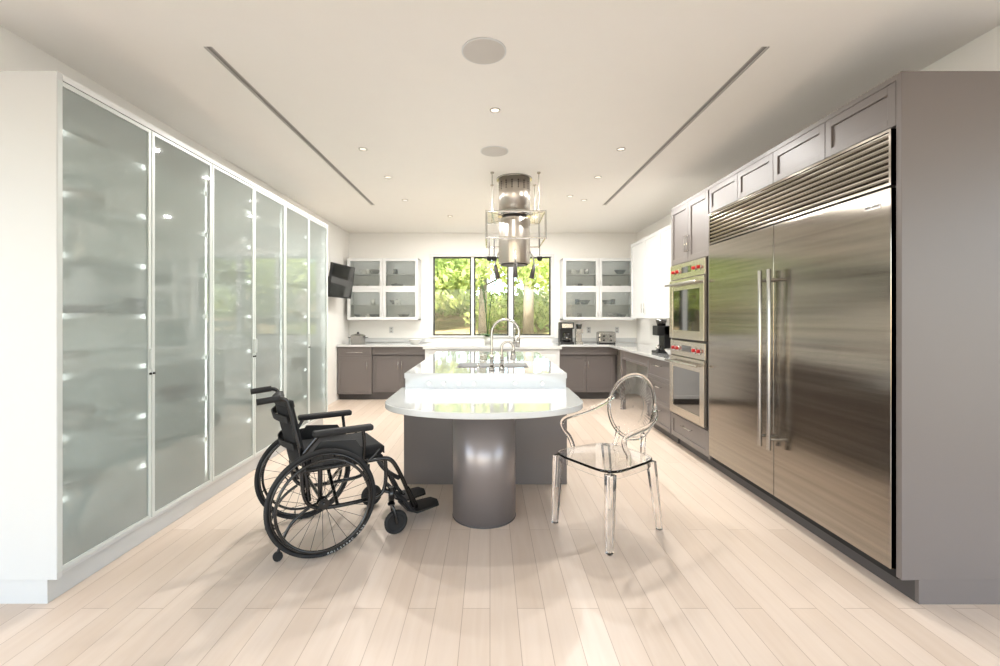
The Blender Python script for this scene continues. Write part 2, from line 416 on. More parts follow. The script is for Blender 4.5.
e = empty('built_in_refrigerator')
box('body', (XF+.03, 2.152, .10), (XR-.02, 3.973, 2.27), M_greyd, e)
ymid = 3.06
box('door_1', (XF-.012, 2.165, .145), (XF+.03, ymid-.003, 1.985), M_steel, e, .003)
box('door_2', (XF-.012, ymid+.003, .145), (XF+.03, 3.965, 1.985), M_steel, e, .003)
boxes('grille_frame', [((XF-.012, 2.165, 1.995), (XF+.03, 3.965, 2.01)), ((XF-.012, 2.165, 2.255), (XF+.03, 3.965, 2.268)), ((XF-.012, 2.165, 2.01), (XF+.03, 2.177, 2.255)), ((XF-.012, 3.953, 2.01), (XF+.03, 3.965, 2.255))], M_steel, e, .001)
V = []; F = []
nl = 8
for i in range(nl):
    h = .243/nl; z = 2.012+i*h
    prof = [(.012, z), (.002, z+.003), (-.007, z+h*.35), (-.010, z+h*.62), (-.010, z+h*.82), (.010, z+h*.84)]
    for q in range(len(prof)-1):
        k = len(V); (a, za), (b, zb) = prof[q], prof[q+1]
        V += [(XF+a, 2.177, za), (XF+a, 3.953, za), (XF+b, 3.953, zb), (XF+b, 2.177, zb)]; F.append((k, k+3, k+2, k+1))
me = bpy.data.meshes.new('l'); me.from_pydata(V, [], F); me.update(); obj('grille_louvers', me, M_steel, e)
box('toe_grille', (XF+.02, 2.165, .10), (XF+.03, 3.965, .142), M_dark, e)
for i, y in enumerate((ymid-.05, ymid+.05)):
    cyls('handle_%d' % (i+1), [((XF-.075, y, .47), (XF-.075, y, 1.68), .014, .014)]+[((XF-.075, y, z), (XF-.012, y, z), .010, .010) for z in (.54, 1.61)], M_satin, e, 20, .002)
box('badge', (XF-.014, 2.22, 1.90), (XF-.0115, 2.315, 1.925), M_satin, e)
text('badge_text', 'NUL-KELD', .018, (XF-.0146, 2.268, 1.9125), (pi/2, 0, -pi/2), M_textd, e)

def oven(name, z0, z1):
    e = empty(name)
    y0, y1 = 4.02, 4.79
    box('body', (XF, y0+.01, z0), (XF+.5, y1-.01, z1), M_greyd, e)
    zc = z1-.155
    box('control_panel', (XF-.02, y0, zc), (XF, y1, z1-.004), M_oven, e, .003)
    box('display', (XF-.0215, 4.30, zc+.05), (XF-.0195, 4.51, zc+.11), M_dglass, e)
    for y in (4.12, 4.22, 4.59, 4.69):
        cyls('knob', [((XF-.02, y, zc+.075), (XF-.026, y, zc+.075), .030, .030)], M_chrome, e, 24)
        cyls('knob_red', [((XF-.026, y, zc+.075), (XF-.048, y, zc+.075), .018, .015)], M_red, e, 24, .003)
    d0, d1 = z0+.012, zc-.008
    f = .085
    boxes('door_frame', [((XF-.03, y0, d0), (XF, y0+f, d1)), ((XF-.03, y1-f, d0), (XF, y1, d1)), ((XF-.03, y0+f, d0), (XF, y1-f, d0+f)), ((XF-.03, y0+f, d1-.11), (XF, y1-f, d1))], M_oven, e, .002)
    box('door_window', (XF-.026, y0+f, d0+f), (XF-.004, y1-f, d1-.11), M_dglass, e)
    cyls('door_handle', [((XF-.085, y0+.03, d1-.05), (XF-.085, y1-.03, d1-.05), .012, .012)]+[((XF-.085, y, d1-.05), (XF-.03, y, d1-.05), .009, .009) for y in (y0+.07, y1-.07)], M_satin, e, 16, .002)
    return e
oven('wall_oven', 1.13, 1.90)
oven('wall_oven', .355, 1.125)

# ------------------------------------------------------------ right counter / desk run
e = empty('side_counter')
YE = 7.295
box('worktop', (XF-.02, 4.825, .875), (XR-.005, YE, .91), M_quartz, e, .003)
box('drawer_carcass', (XF+.022, 4.83, .1), (XR-.01, 5.55, .873), M_grey, e)
box('plinth', (XF+.08, 4.83, 0), (XR-.01, 5.55, .1), M_greyd, e)
zz = (.105, .37, .63, .87)
for i in range(3):
    shaker('drawer_%d' % (i+1), 'x-', XF, 4.835, 5.55, zz[i], zz[i+1], M_grey, e, .04)
    cyls('drawer_bar_%d' % (i+1), [((XF-.03, 5.07, zz[i+1]-.07), (XF-.03, 5.32, zz[i+1]-.07), .006, .006), ((XF-.03, 5.09, zz[i+1]-.07), (XF, 5.09, zz[i+1]-.07), .004, .004), ((XF-.03, 5.30, zz[i+1]-.07), (XF, 5.30, zz[i+1]-.07), .004, .004)], M_chrome, e, 12)
shaker('desk_drawer', 'x-', XF, 5.55, 6.62, .74, .87, M_grey, e, .03)
box('desk_back', (XR-.04, 5.55, .0), (XR-.02, YE, .873), M_grey, e)
box('desk_leg', (XF+.0, 6.62, 0), (XF+.06, 6.68, .873), M_grey, e, .002)
e = empty('white_wall_cabinet')
box('carcass', (2.27, 4.83, 1.34), (XR-.005, 7.2, 2.52), M_white, e)
for i in range(4):
    shaker('door_%d' % (i+1), 'x-', 2.25, 4.83+i*.59, 4.83+(i+1)*.59, 1.34, 2.52, M_white, e, .05)
    y = 4.83+i*.59+(.54 if i % 2 == 0 else .05)
    cyl('pull_%d' % (i+1), (2.235, y, 1.42), (2.235, y, 1.56), .005, M_chrome, e, 10)

# ------------------------------------------------------------ back counter run
YC = 7.33
e = empty('back_counter')
boxes('worktop', [((XL+.005, YC-.03, .875), (-1.03, YB-.005, .91)), ((1.10, YC-.03, .875), (XR-.005, YB-.005, .91)), ((-1.03, 6.88, .865), (1.10, YB-.005, .915))], M_quartz, e, .003)
box('backsplash', (XL+.005, YB-.014, .915), (XR-.005, YB-.002, .99), M_quartz, e)
boxes('centre_base', [((-1.0, 6.93, .1), (1.07, 7.9, .863))], M_white, e)
for i in range(4): shaker('centre_door_%d' % (i+1), 'y', 6.91, -1.0+i*.5175, -1.0+(i+1)*.5175, .1, .86, M_white, e, .05)
box('base_left', (XL+.01, YC+.022, .1), (-1.93, YB-.01, .873), M_grey, e)
shaker('base_left_drawer', 'y', YC, XL+.02, -1.93, .70, .87, M_grey, e, .03)
shaker('base_left_door', 'y', YC, XL+.02, -1.93, .10, .70, M_grey, e, .045)
box('base_recess_left', (-1.93, YC+.10, .1), (-1.03, YB-.01, .873), M_greyd, e)
shaker('apron_left', 'y', YC+.04, -1.93, -1.03, .74, .87, M_grey, e, .03)
for i in range(2): shaker('recess_door_l%d' % (i+1), 'y', YC+.08, -1.93+i*.45, -1.93+(i+1)*.45, .12, .73, M_grey, e, .05)
cyls('pulls_left', [((-2.35, YC-.025, .785), (-2.07, YC-.025, .785), .005, .005), ((-2.0, YC-.025, .5), (-2.0, YC-.025, .64), .005, .005), ((-1.51, YC+.055, .5), (-1.51, YC+.055, .64), .005, .005), ((-1.45, YC+.055, .5), (-1.45, YC+.055, .64), .005, .005)], M_chrome, e, 10)
box('base_recess_right', (1.10, YC+.10, .1), (2.1, YB-.01, .873), M_greyd, e)
shaker('apron_right', 'y', YC+.04, 1.10, 2.1, .74, .87, M_grey, e, .03)
for i in range(2): shaker('recess_door_r%d' % (i+1), 'y', YC+.08, 1.12+i*.47, 1.12+(i+1)*.47, .12, .73, M_grey, e, .05)
cyls('pulls_right', [((1.56, YC+.055, .5), (1.56, YC+.055, .64), .005, .005), ((1.62, YC+.055, .5), (1.62, YC+.055, .64), .005, .005)], M_chrome, e, 10)
boxes('toe_kicks', [((XL+.01, YC+.1, 0), (-1.03, YC+.12, .1)), ((1.1, YC+.16, 0), (2.1, YC+.18, .1)), ((-1.0, 7.0, 0), (1.07, 7.02, .1))], M_greyd, e)

def glasscab(x0, x1):
    e = empty('glass_wall_cabinet')
    z0, z1, yf = 1.31, 2.36, 7.63
    xm = (x0+x1)/2; zm = (z0+z1)/2
    boxes('carcass', [((x0, yf+.02, z0), (x0+.02, YB-.004, z1)), ((x1-.02, yf+.02, z0), (x1, YB-.004, z1)), ((x0, yf+.02, z0), (x1, YB-.004, z0+.02)), ((x0, yf+.02, z1-.02), (x1, YB-.004, z1)), ((x0, YB-.02, z0), (x1, YB-.004, z1)), ((xm-.01, yf+.02, z0), (xm+.01, YB-.02, z1)), ((x0+.02, yf+.03, zm-.01), (x1-.02, YB-.02, zm+.01)),
      ((x0+.02, yf+.06, zm+.25), (x1-.02, YB-.02, zm+.26)), ((x0+.02, yf+.06, zm-.27), (x1-.02, YB-.02, zm-.26))], M_white, e)
    L = []; G = []; f = .05
    for a, b in ((x0, xm-.002), (xm+.002, x1)):
        for c, d in ((z0, zm-.002), (zm+.002, z1)):
            L += [((a, yf, c), (a+f, yf+.02, d)), ((b-f, yf, c), (b, yf+.02, d)), ((a+f, yf, c), (b-f, yf+.02, c+f)), ((a+f, yf, d-f), (b-f, yf+.02, d))]
            G.append((a+f, b-f, c+f, d-f))
    boxes('door_frames', L, M_white, e, .0015)
    V = []; F = []
    for a, b, c, d in G:
        k = len(V); V += [(a, yf+.01, c), (b, yf+.01, c), (b, yf+.01, d), (a, yf+.01, d)]; F.append((k, k+1, k+2, k+3))
    me = bpy.data.meshes.new('g'); me.from_pydata(V, [], F); obj('glass', me, M_frost2, e)
    cyls('pulls', [((xm+s*.025, yf-.012, z), (xm+s*.025, yf-.012, z+.08), .004, .004) for s in (-1, 1) for z in (z0+.06, zm+.06)], M_chrome, e, 10)
    for s in (0, 1):  # fill lamps added to brighten the shelves behind the glass
        lamp('crockery_fill', ((x0+xm)/2+s*(xm-x0), yf+.05, z1-.025), (radians(20), 0, 0), .45, .02, .3, NEU, e)
        lamp('crockery_fill', ((x0+xm)/2+s*(xm-x0), yf+.05, zm-.015), (radians(20), 0, 0), .45, .02, .3, NEU, e)
    for q in range(20):
        col = q % 2; lvl = (z0+.02, zm-.26, zm+.01, zm+.26)[rnd.randrange(4)]
        x = (x0 if col == 0 else xm)+rnd.uniform(.16, .44)
        lathe('crockery_%d' % q, rnd.choice((prof_bowl, prof_mug)), (x, 7.8+(.03 if q % 3 else -.03), lvl+.001), rnd.choice((M_cer, M_cerd, M_black, M_satin)), e, 20)
glasscab(-2.42, -1.22)
glasscab(1.24, 2.46)

# ------------------------------------------------------------ island
e = empty('kitchen_island')
ixc = -.04
IL, IR = -.70, .625
box('base_cabinet', (IL, 3.68, .09), (IR, 5.75, .868), M_grey, e)
box('base_front_panel', (IL, 3.655, .0), (IR, 3.68, .75), M_grey, e, .002)
box('plinth', (IL+.06, 3.7, 0), (IR-.06, 5.7, .09), M_greyd, e)
sx0, sx1, sy0, sy1 = -.30, .35, 3.98, 4.42
tx0, tx1, ty0, ty1 = IL+.015, IR-.01, 3.6, 5.85
boxes('raised_worktop', [((tx0, ty0, .87), (tx1, sy0, .91)), ((tx0, sy1, .87), (tx1, ty1, .91)), ((tx0, sy0, .87), (sx0, sy1, .91)), ((sx1, sy0, .87), (tx1, sy1, .91))], M_quartz, e)
box('riser', (tx0+.006, ty0+.008, .79), (tx1-.006, 3.655, .8705), M_quartz, e)
boxes('sink_basin', [((sx0-.01, sy0-.01, .70), (sx1+.01, sy1+.01, .71)), ((sx0-.01, sy0-.01, .70), (sx0, sy1+.01, .872)), ((sx1, sy0-.01, .70), (sx1+.01, sy1+.01, .872)), ((sx0, sy0-.01, .70), (sx1, sy0, .872)), ((sx0, sy1, .70), (sx1, sy1+.01, .872))], M_satin, e)
box('cooktop', (-.15, 4.62, .9095), (.60, 5.15, .914), M_cook, e)
cyls('riser_controls', [((x, ty0-.004, .83), (x, ty0+.01, .83), .015, .017) for x in (-.49, -.37, -.25, -.13, .2, .42)], M_satin, e, 24)
pts = []
hwid = .675; sd = .43; yc = 3.10
pts.append((ixc+hwid, 3.655))
for i in range(65):
    a = -pi*i/64
    c_, s_ = cos(a), sin(a); pw = 2/2.1
    pts.append((ixc+hwid*math.copysign(abs(c_)**pw, c_), yc+sd*math.copysign(abs(s_)**pw, s_)))
pts.append((ixc-hwid, 3.655))
pts = pts[::-1]
prism('table_top', pts, .75, .79, M_quartz, e, .006)
cyl('table_column', (-.04, 3.10, .0), (-.04, 3.10, .75), .215, M_col, e, 96)
tori('column_foot_ring', [((-.04, 3.10, .006), (0, 0, 1), .213, .005)], M_greyd, e, 96, 8)

def faucet(name, x, y, h, R, z=.91, rz=0):
    e = empty(name, (x, y, z+.0005), rz)
    cyls('base', [((0, 0, 0), (0, 0, .03), .028, .024), ((0, 0, .03), (0, 0, .13), .017, .016)], M_satin, e, 24)
    P = [(0, 0, .12), (0, 0, h-R)]
    for i in range(13):
        a = pi-pi*i/12*1.08
        P.append((R+R*cos(a), 0, h-R+R*sin(a)))
    tube('spout', P, .011, M_satin, e)
    ex = P[-1]
    cyl('spray_head', ex, (ex[0]-.01, 0, ex[2]-.09), .015, M_satin, e, 20, .018)
    cyl('lever', (0, -.015, .08), (0.01, -.09, .11), .007, M_satin, e, 16, .005)
    return e
faucet('kitchen_faucet', .015, 3.78, .43, .115)
faucet('filter_faucet', .10, 3.82, .24, .05)
e = empty('soap_dispenser', (-.10, 3.80, .9105)); cyls('body', [((0, 0, 0), (0, 0, .05), .014, .012), ((0, 0, .05), (0, 0, .08), .006, .006)], M_chrome, e, 20); tube('nozzle', [(0, 0, .08), (.01, 0, .09), (.05, 0, .085)], .005, M_chrome, e)
faucet('back_sink_faucet', .42, 7.75, .38, .09, .915, -pi/2)

# ------------------------------------------------------------ island hood
e = empty('island_range_hood', (.262, 4.85, 0))
cyl('canopy_plate', (0, 0, 2.835), (0, 0, CZ), .19, M_satin, e, 64)
cyl('upper_drum', (0, 0, 2.48), (0, 0, 2.835), .168, M_hood, e, 64)
L = []
for row in range(4):
    for q in range(16):
        a = 2*pi*q/16+pi/16
        c_, s_ = cos(a), sin(a)
        z = 2.72+row*.024
        L.append(((.160*c_, .160*s_, z), (.1700*c_, .1700*s_, z), .0075, .0075))
cyls('vent_holes', L, M_dark, e, 10)
cyl('mid_band', (0, 0, 2.44), (0, 0, 2.485), .178, M_chrome, e, 64)
cyl('lower_drum', (0, 0, 1.93), (0, 0, 2.41), .17, M_hood, e, 64, bevel=.004)
cyl('drum_neck', (0, 0, 2.38), (0, 0, 2.45), .13, M_greyd, e, 48)
cyl('filter_face', (0, 0, 1.915), (0, 0, 1.935), .145, M_greyd, e, 48)
w = .30
def ring(z, w):
    return [[(-w, -w, z), (w, -w, z)], [(w, -w, z), (w, w, z)], [(w, w, z), (-w, w, z)], [(-w, w, z), (-w, -w, z)]]
tube('frame_rails', ring(2.43, w)+ring(2.16, w), .010, M_chrome, e, smooth=False)
tube('frame_posts', [[(sx*w, sy*w, 2.15), (sx*w, sy*w, 2.44)] for sx in (-1, 1) for sy in (-1, 1)], .010, M_chrome, e, smooth=False)
boxes('glass_shelf', [((-w+.012, -w+.012, 2.425), (-.178, w-.012, 2.433)), ((.178, -w+.012, 2.425), (w-.012, w-.012, 2.433))], M_clear, e)
tube('suspension_rods', [[(sx*.24, sy*.22, 2.43), (sx*.24, sy*.22, CZ)] for sx in (-1, 1) for sy in (-1, 1)], .005, M_satin, e, smooth=False)
cyls('rod_caps', [((sx*.24, sy*.22, CZ-.012), (sx*.24, sy*.22, CZ), .018, .018) for sx in (-1, 1) for sy in (-1, 1)], M_satin, e, 16)
tube('struts', [[(sx*w, sy*w, 2.43), (sx*.12, sy*.12, 2.43)] for sx in (-1, 1) for sy in (-1, 1)], .007, M_chrome, e, smooth=False)
for i, a in enumerate((200, 340, 270)):
    c_, s_ = cos(radians(a)), sin(radians(a))
    tube('lamp_arm_%d' % i, [(.14*c_, .14*s_, 2.08), (.21*c_, .21*s_, 2.04), (.22*c_, .22*s_, 1.91)], .009, M_chrome, e)
    cyl('lamp_head_%d' % i, (.22*c_, .22*s_, 1.91), (.19*c_, .19*s_, 1.77), .018, M_greyd, e, 20, .026)
for i, (x, y) in enumerate(((-.27, -.3), (-.22, -.3), (.24, -.3))):
    tube('utensil_%d' % i, [(x, y, 2.165), (x, y-.012, 2.14), (x, y, 1.98)], .004, M_black, e)
    lathe('utensil_bowl_%d' % i, [(0, -.035), (.02, -.03), (.03, 0), (.028, .01), (0, 0)], (x, y, 1.96), M_black, e, 16)

# ------------------------------------------------------------ television on left wall
e = empty('wall_television', (-2.25, 6.82, 1.90), radians(-8))
s = box('panel', (-.02, -.37, -.25), (.015, .37, .25), M_black, e, .004)
s2 = box('screen', (.0155, -.355, -.232), (.017, .355, .238), M_scr, e)
for o_ in (s, s2): o_.rotation_euler = (0, radians(8), 0)
boxes('bracket', [((-.235, -.05, -.08), (-.21, .05, .08)), ((-.22, -.02, -.02), (-.01, .02, .02))], M_black, e)

# ------------------------------------------------------------ counter-top things
def place(px_, D, z): return ((px_-490)*D/450, D, z)
e = empty('stock_pot', place(358, 7.6, .9105))
lathe('pot_body', [(0, 0), (.11, 0), (.12, .01), (.122, .13), (.126, .135), (.118, .135), (.115, .01), (0, .01)], (0, 0, 0), M_satin, e)
lathe('lid', [(.124, .137), (.10, .155), (.03, .17), (0, .172)], (0, 0, 0), M_satin, e)
lathe('lid_knob', [(0, .17), (.012, .17), (.02, .195), (0, .2)], (0, 0, 0), M_black, e)
tube('pot_handles', [[(s*.12, -.04, .1), (s*.165, -.04, .105), (s*.165, .04, .105), (s*.12, .04, .1)] for s in (-1, 1)], .006, M_black, e)
e = empty('cooking_bowl', place(415, 7.55, .9105)); lathe('bowl', [(r*1.1, z) for r, z in prof_bowl], (0, 0, 0), M_cer, e)
e = empty('coffee_maker', place(566, 7.6, .9105))
boxes('body', [((-.11, -.02, 0), (.11, .14, .36)), ((-.11, -.16, 0), (.11, -.02, .035)), ((-.11, -.14, .25), (.11, -.02, .36))], M_black, e, .008)
box('fascia', (-.09, -.145, .27), (.09, -.14, .34), M_satin, e, .002)
lathe('carafe', [(0, .036), (.06, .036), (.075, .09), (.055, .16), (.05, .19), (0, .19)], (0, -.08, 0), M_dglass, e)
e = empty('espresso_grinder', place(579, 7.62, .9105))
boxes('body', [((-.06, -.08, 0), (.06, .08, .03)), ((-.05, 0, .03), (.05, .08, .25)), ((-.055, -.07, .17), (.055, .08, .25))], M_satin, e, .005)
cyl('hopper', (0, .01, .25), (0, .01, .33), .04, M_dglass, e, 24, .055)
e = empty('toaster', place(606, 7.6, .9105))
box('shell', (-.15, -.09, .012), (.15, .09, .20), M_satin, e, .03, 5)
boxes('slots', [((-.12, -.045, .197), (.12, -.02, .2015)), ((-.12, .02, .197), (.12, .045, .2015))], M_dark, e)
boxes('feet_levers', [((-.14, -.08, 0), (.14, .08, .014)), ((-.155, -.1, .10), (-.12, -.085, .12)), ((.04, -.1, .12), (.07, -.088, .14)), ((-.07, -.1, .12), (-.04, -.088, .14))], M_black, e, .002)
cyls('dials', [((x, -.09, .06), (x, -.102, .06), .014, .012) for x in (-.06, .06)], M_black, e, 20)
e = empty('coffee_grinder', (2.14, 5.62, .9105))
boxes('body', [((-.09, -.10, 0), (.09, .10, .03)), ((0, -.09, .03), (.09, .09, .34)), ((-.08, -.09, .22), (.09, .09, .34))], M_black, e, .008)
cyl('hopper', (0, 0, .34), (0, 0, .42), .05, M_dglass, e, 24, .07)
lathe('cup', [(0, .03), (.03, .03), (.035, .1), (.03, .1), (.028, .04), (0, .04)], (-.04, 0, 0), M_chrome, e, 24)
e = empty('fruit_bowl', (2.12, 5.15, .9105)); lathe('bowl', [(r*1.2, z*1.1) for r, z in prof_bowl], (0, 0, 0), M_chrome, e)
for x in (-1.75, 1.75, 2.25):
    e = empty('wall_outlet', (x, YB-.001, 1.13)); box('plate', (-.035, -.006, -.055), (.035, 0, .055), M_panel, e, .002)
    boxes('sockets', [((-.012, -.0075, .012), (.012, -.006, .036)), ((-.012, -.0075, -.036), (.012, -.006, -.012))], M_slotd, e)
e = empty('potted_orchid', (-.04, 7.55, .9155))
lathe('pot', [(0, 0), (.05, 0), (.07, .12), (.064, .12), (.046, .01), (0, .01)], (0, 0, 0), M_cer, e)
cyl('soil', (0, 0, .08), (0, 0, .11), .062, M_dark, e)
r2 = random.Random(5)
stems = []
V = []; F = []
def leaf(p, d, L_, w_):
    d = Vector(d).normalized(); s_ = d.cross(Vector((0, 0, 1))).normalized(); p = Vector(p); k = len(V)
    n_ = 7
    for i in range(n_):
        t = i/(n_-1); ww = w_*sin(pi*min(1, t*.93+.05)); c_ = p+d*L_*t-Vector((0, 0, 1))*L_*.45*t*t
        V.append(tuple(c_+s_*ww)); V.append(tuple(c_-s_*ww))
    for i in range(n_-1): F.append((k+2*i, k+2*i+2, k+2*i+3, k+2*i+1))
for i in range(9):
    a = i*2.4; leaf((0, 0, .10), (cos(a), sin(a), .7), .32, .035)
for i in range(4):
    a = r2.uniform(0, 6.28); P = [(0, 0, .1), (.03*cos(a), .03*sin(a), .5), (.09*cos(a), .09*sin(a), .95), (.2*cos(a), .12*sin(a), 1.2)]
    stems.append(P)
    for j in range(7):
        b = r2.uniform(0, 6.28); t = r2.uniform(.5, 1)
        leaf((.1*cos(a)*t, .09*sin(a)*t, .1+1.05*t), (cos(b), sin(b), .3), .10, .022)
tube('stems', stems, .005, M_leafp, e)
me = bpy.data.meshes.new('leaves'); me.from_pydata(V, [], F); me.update(); obj('leaves', me, M_leafp, e, True)

# ------------------------------------------------------------ wheelchair
W = empty('wheelchair', (-1.10, 2.80, 0), radians(32))
R = .305
for s, nm in ((-1, 'right'), (1, 'left')):
    y = s*.285
    c = (0, y, R)
    tori(nm+'_tyre', [(c, (0, 1, 0), R-.013, .013)], M_rubber, W, 96, 14)
    tori(nm+'_rim', [(c, (0, 1, 0), R-.030, .008), ((0, y-.005, R), (0, 1, 0), R-.030, .008)], M_frame, W, 96, 10)
    tori(nm+'_handrim', [((0, y+s*.045, R), (0, 1, 0), R-.052, .0085)], M_frame, W, 96, 10)
    L = []
    for i in range(6):
        a = 2*pi*i/6+.3
        L.append((((R-.052)*cos(a), y+s*.045, R+(R-.052)*sin(a)), ((R-.034)*cos(a), y+s*.004, R+(R-.034)*sin(a)), .004, .004))
    cyls(nm+'_handrim_tabs', L, M_frame, W, 8)
    L = []
    for i in range(24):
        a = 2*pi*i/24; b = a+(.35 if i % 2 else -.35); yo = y+(.022 if i % 4 < 2 else -.022)
        L.append(((.024*cos(b), yo, R+.024*sin(b)), ((R-.034)*cos(a), y, R+(R-.034)*sin(a)), .0014, .0014))
    cyls(nm+'_spokes', L, M_frame, W, 6)
    cyls(nm+'_hub', [((0, y-.032, R), (0, y+.032, R), .020, .020), ((0, y-.026, R), (0, y-.018, R), .030, .030), ((0, y+.018, R), (0, y+.026, R), .030, .030), ((0, y+.032, R), (0, y+s*.05, R), .011, .008)], M_frame, W, 24)
    cyls(nm+'_axle', [((0, s*.2, R), (0, y, R), .010, .010)], M_satin, W, 16)
    yi = s*.205
    tube(nm+'_seat_rail', [(-.10, yi, .475), (.15, yi, .475), (.34, yi, .475), (.42, yi, .47), (.47, yi, .40), (.545, yi*.9, .24), (.60, yi*.8, .11)], .0135, M_frame, W)
    tube(nm+'_lower_rail', [(-.10, yi, .475), (-.10, yi, .36), (-.06, yi, .26), (.05, yi, .235), (.30, yi, .235), (.38, yi, .25), (.40, yi, .36), (.39, yi, .475)], .012, M_frame, W)
    tube(nm+'_axle_plate', [(0, yi, .235), (0, yi, .475)], .014, M_frame, W, smooth=False)
    tube(nm+'_back_cane', [(-.06, yi, .30), (-.08, yi, .48), (-.135, yi, .72), (-.17, yi, .87), (-.19, yi, .905), (-.24, yi, .905)], .0125, M_frame, W)
    tube(nm+'_push_grip', [(-.215, yi, .905), (-.33, yi, .895)], .018, M_rubber, W, smooth=False)
    ya = s*.245
    box(nm+'_arm_pad', (-.05, ya-.028, .672), (.30, ya+.028, .708), M_rubber, W, .014, 4)
    tube(nm+'_arm_frame', [(.24, ya, .675), (.25, ya, .60), (.25, s*.225, .50), (.25, s*.22, .45)], .0105, M_frame, W)
    tube(nm+'_arm_rear', [(-.02, ya, .675), (-.06, s*.225, .62), (-.09, s*.215, .58)], .0105, M_frame, W)
    prism_pts = [(-.05, .50), (.26, .50), (.26, .53), (.2, .62), (.0, .64), (-.05, .58)]
    me = bpy.data.meshes.new('sg'); n_ = len(prism_pts)
    V = [(x, s*.222, z) for x, z in prism_pts]+[(x, s*.227, z) for x, z in prism_pts]
    F = [tuple(range(n_)), tuple(range(2*n_-1, n_-1, -1))]+[(i, (i+1) % n_, n_+(i+1) % n_, n_+i) for i in range(n_)]
    me.from_pydata(V, [], F); me.update(); obj(nm+'_side_guard', me, M_black, W)
    yc_ = s*.25; cx0 = .445
    cyls(nm+'_caster_stem', [((cx0-.03, yc_, .20), (cx0-.03, yc_, .30), .018, .018), ((cx0-.03, yc_, .19), (cx0-.03, yc_, .20), .023, .023)], M_frame, W, 20)
    tube(nm+'_caster_mount', [(.385, yi, .27), (cx0-.03, yc_, .27)], .014, M_frame, W, smooth=False)
    tube(nm+'_caster_fork', [[(cx0-.03, yc_+q*.004, .19), (cx0-.02, yc_+q*.026, .17), (cx0, yc_+q*.026, .075)] for q in (-1, 1)], .010, M_frame, W)
    tori(nm+'_caster_tyre', [((cx0, yc_, .075), (0, 1, 0), .059, .016)], M_rubber, W, 48, 12)
    cyls(nm+'_caster_hub', [((cx0, yc_-.012, .075), (cx0, yc_+.012, .075), .048, .048), ((cx0, yc_-.03, .075), (cx0, yc_+.03, .075), .009, .009)], M_black, W, 24)
    yf_ = s*.11
    V = []
    for dz in (0, .012):
        for (x, yy, z) in ((.54, -.085, .10), (.61, -.09, .070), (.775, -.07, .080), (.795, 0, .085), (.775, .07, .080), (.61, .09, .070), (.54, .085, .10)):
            V.append((x, yf_+yy, z+dz))
    F = [(1, 5, 6, 0)[::-1], (1, 2, 3, 4, 5)[::-1], (7+0, 7+6, 7+5, 7+1)[::-1], (8, 12, 11, 10, 9)[::-1]]+[(i, (i+1) % 7, 7+(i+1) % 7, 7+i) for i in range(7)]
    me = bpy.data.meshes.new('fp'); me.from_pydata(V, [], F); me.update(); obj(nm+'_footplate', me, M_black, W)
    tube(nm+'_heel_loop', [(.58, yf_-.08, .09), (.53, yf_-.08, .17), (.50, yf_, .20), (.53, yf_+.08, .17), (.58, yf_+.08, .09)], .011, M_fabric, W)
    tube(nm+'_foot_hanger', [(.545, yi*.93, .25), (.59, yi*.85, .17), (.62, s*.17, .10), (.64, s*.11, .08)], .012, M_frame, W)
    tube(nm+'_brake_lever', [(.24, s*.232, .46), (.30, s*.245, .50), (.34, s*.25, .55)], .007, M_frame, W)
    tube(nm+'_brake_shoe', [(.24, s*.232, .46), (.25, s*.25, .43), (.258, s*.29, .425)], .008, M_satin, W)
    tube(nm+'_antitip_arm', [(-.06, yi, .26), (-.14, yi, .22), (-.20, yi, .12), (-.225, yi, .045)], .009, M_frame, W)
    cyls(nm+'_antitip_wheel', [((-.225, yi-.011, .027), (-.225, yi+.011, .027), .026, .026)], M_rubber, W, 24, .003)
tube('cross_brace', [[(.1, -.2, .24), (.1, .2, .47)], [(.13, .2, .24), (.13, -.2, .47)], [(-.10, -.2, .44), (-.10, .2, .44)], [(0, -.26, R), (0, .26, R)]], .011, M_frame, W, smooth=False)
box('seat_sling', (-.08, -.2, .478), (.38, .2, .492), M_fabric, W, .004)
box('seat_cushion', (-.09, -.195, .492), (.385, .195, .56), M_fabric, W, .025, 5)
def curved_back(name, z0, z1, thick, bulge, m, off=0):
    V = []; F = []; nu, nv = 13, 12
    def P(u, v, t):
        z = z0+(z1-z0)*v; y = -.205+.41*u
        x = -.08-(z-.48)*.22-bulge*sin(pi*u)+off
        return (x-t, y, z)
    for t in (0, thick):
        for j in range(nv):
            for i in range(nu): V.append(P(i/(nu-1), j/(nv-1), t*(.6+.4*sin(pi*i/(nu-1)))))
    N = nu*nv
    for j in range(nv-1):
        for i in range(nu-1):
            a = j*nu+i; F.append((a, a+1, a+nu+1, a+nu)); F.append((N+a, N+a+nu, N+a+nu+1, N+a+1))
    for i in range(nu-1): F.append((i, N+i, N+i+1, i+1)); a = (nv-1)*nu+i; F.append((a, a+1, N+a+1, N+a))
    for j in range(nv-1): a = j*nu; F.append((a, a+nu, N+a+nu, N+a)); a = j*nu+nu-1; F.append((a, N+a, N+a+nu, a+nu))
    me = bpy.data.meshes.new(name); me.from_pydata(V, [], F); me.update()
    return obj(name, me, m, W, True)
curved_back('back_upholstery', .50, .87, .045, .03, M_fabric, .02)
curved_back('back_strap_upper', .76, .80, .01, .045, M_rubber, -.03)
curved_back('back_strap_lower', .60, .64, .01, .045, M_rubber, -.03)
curved_back('head_band', .85, .885, .055, .03, M_rubber, .025)
tube('calf_strap', [(.48, -.2, .33), (.45, 0, .32), (.48, .2, .33)], .014, M_fabric, W)
box('cushion_front_trim', (.386, -.19, .50), (.392, .19, .545), M_rubber, W, .002)
word = 'ROLLSTEAD PLUS'
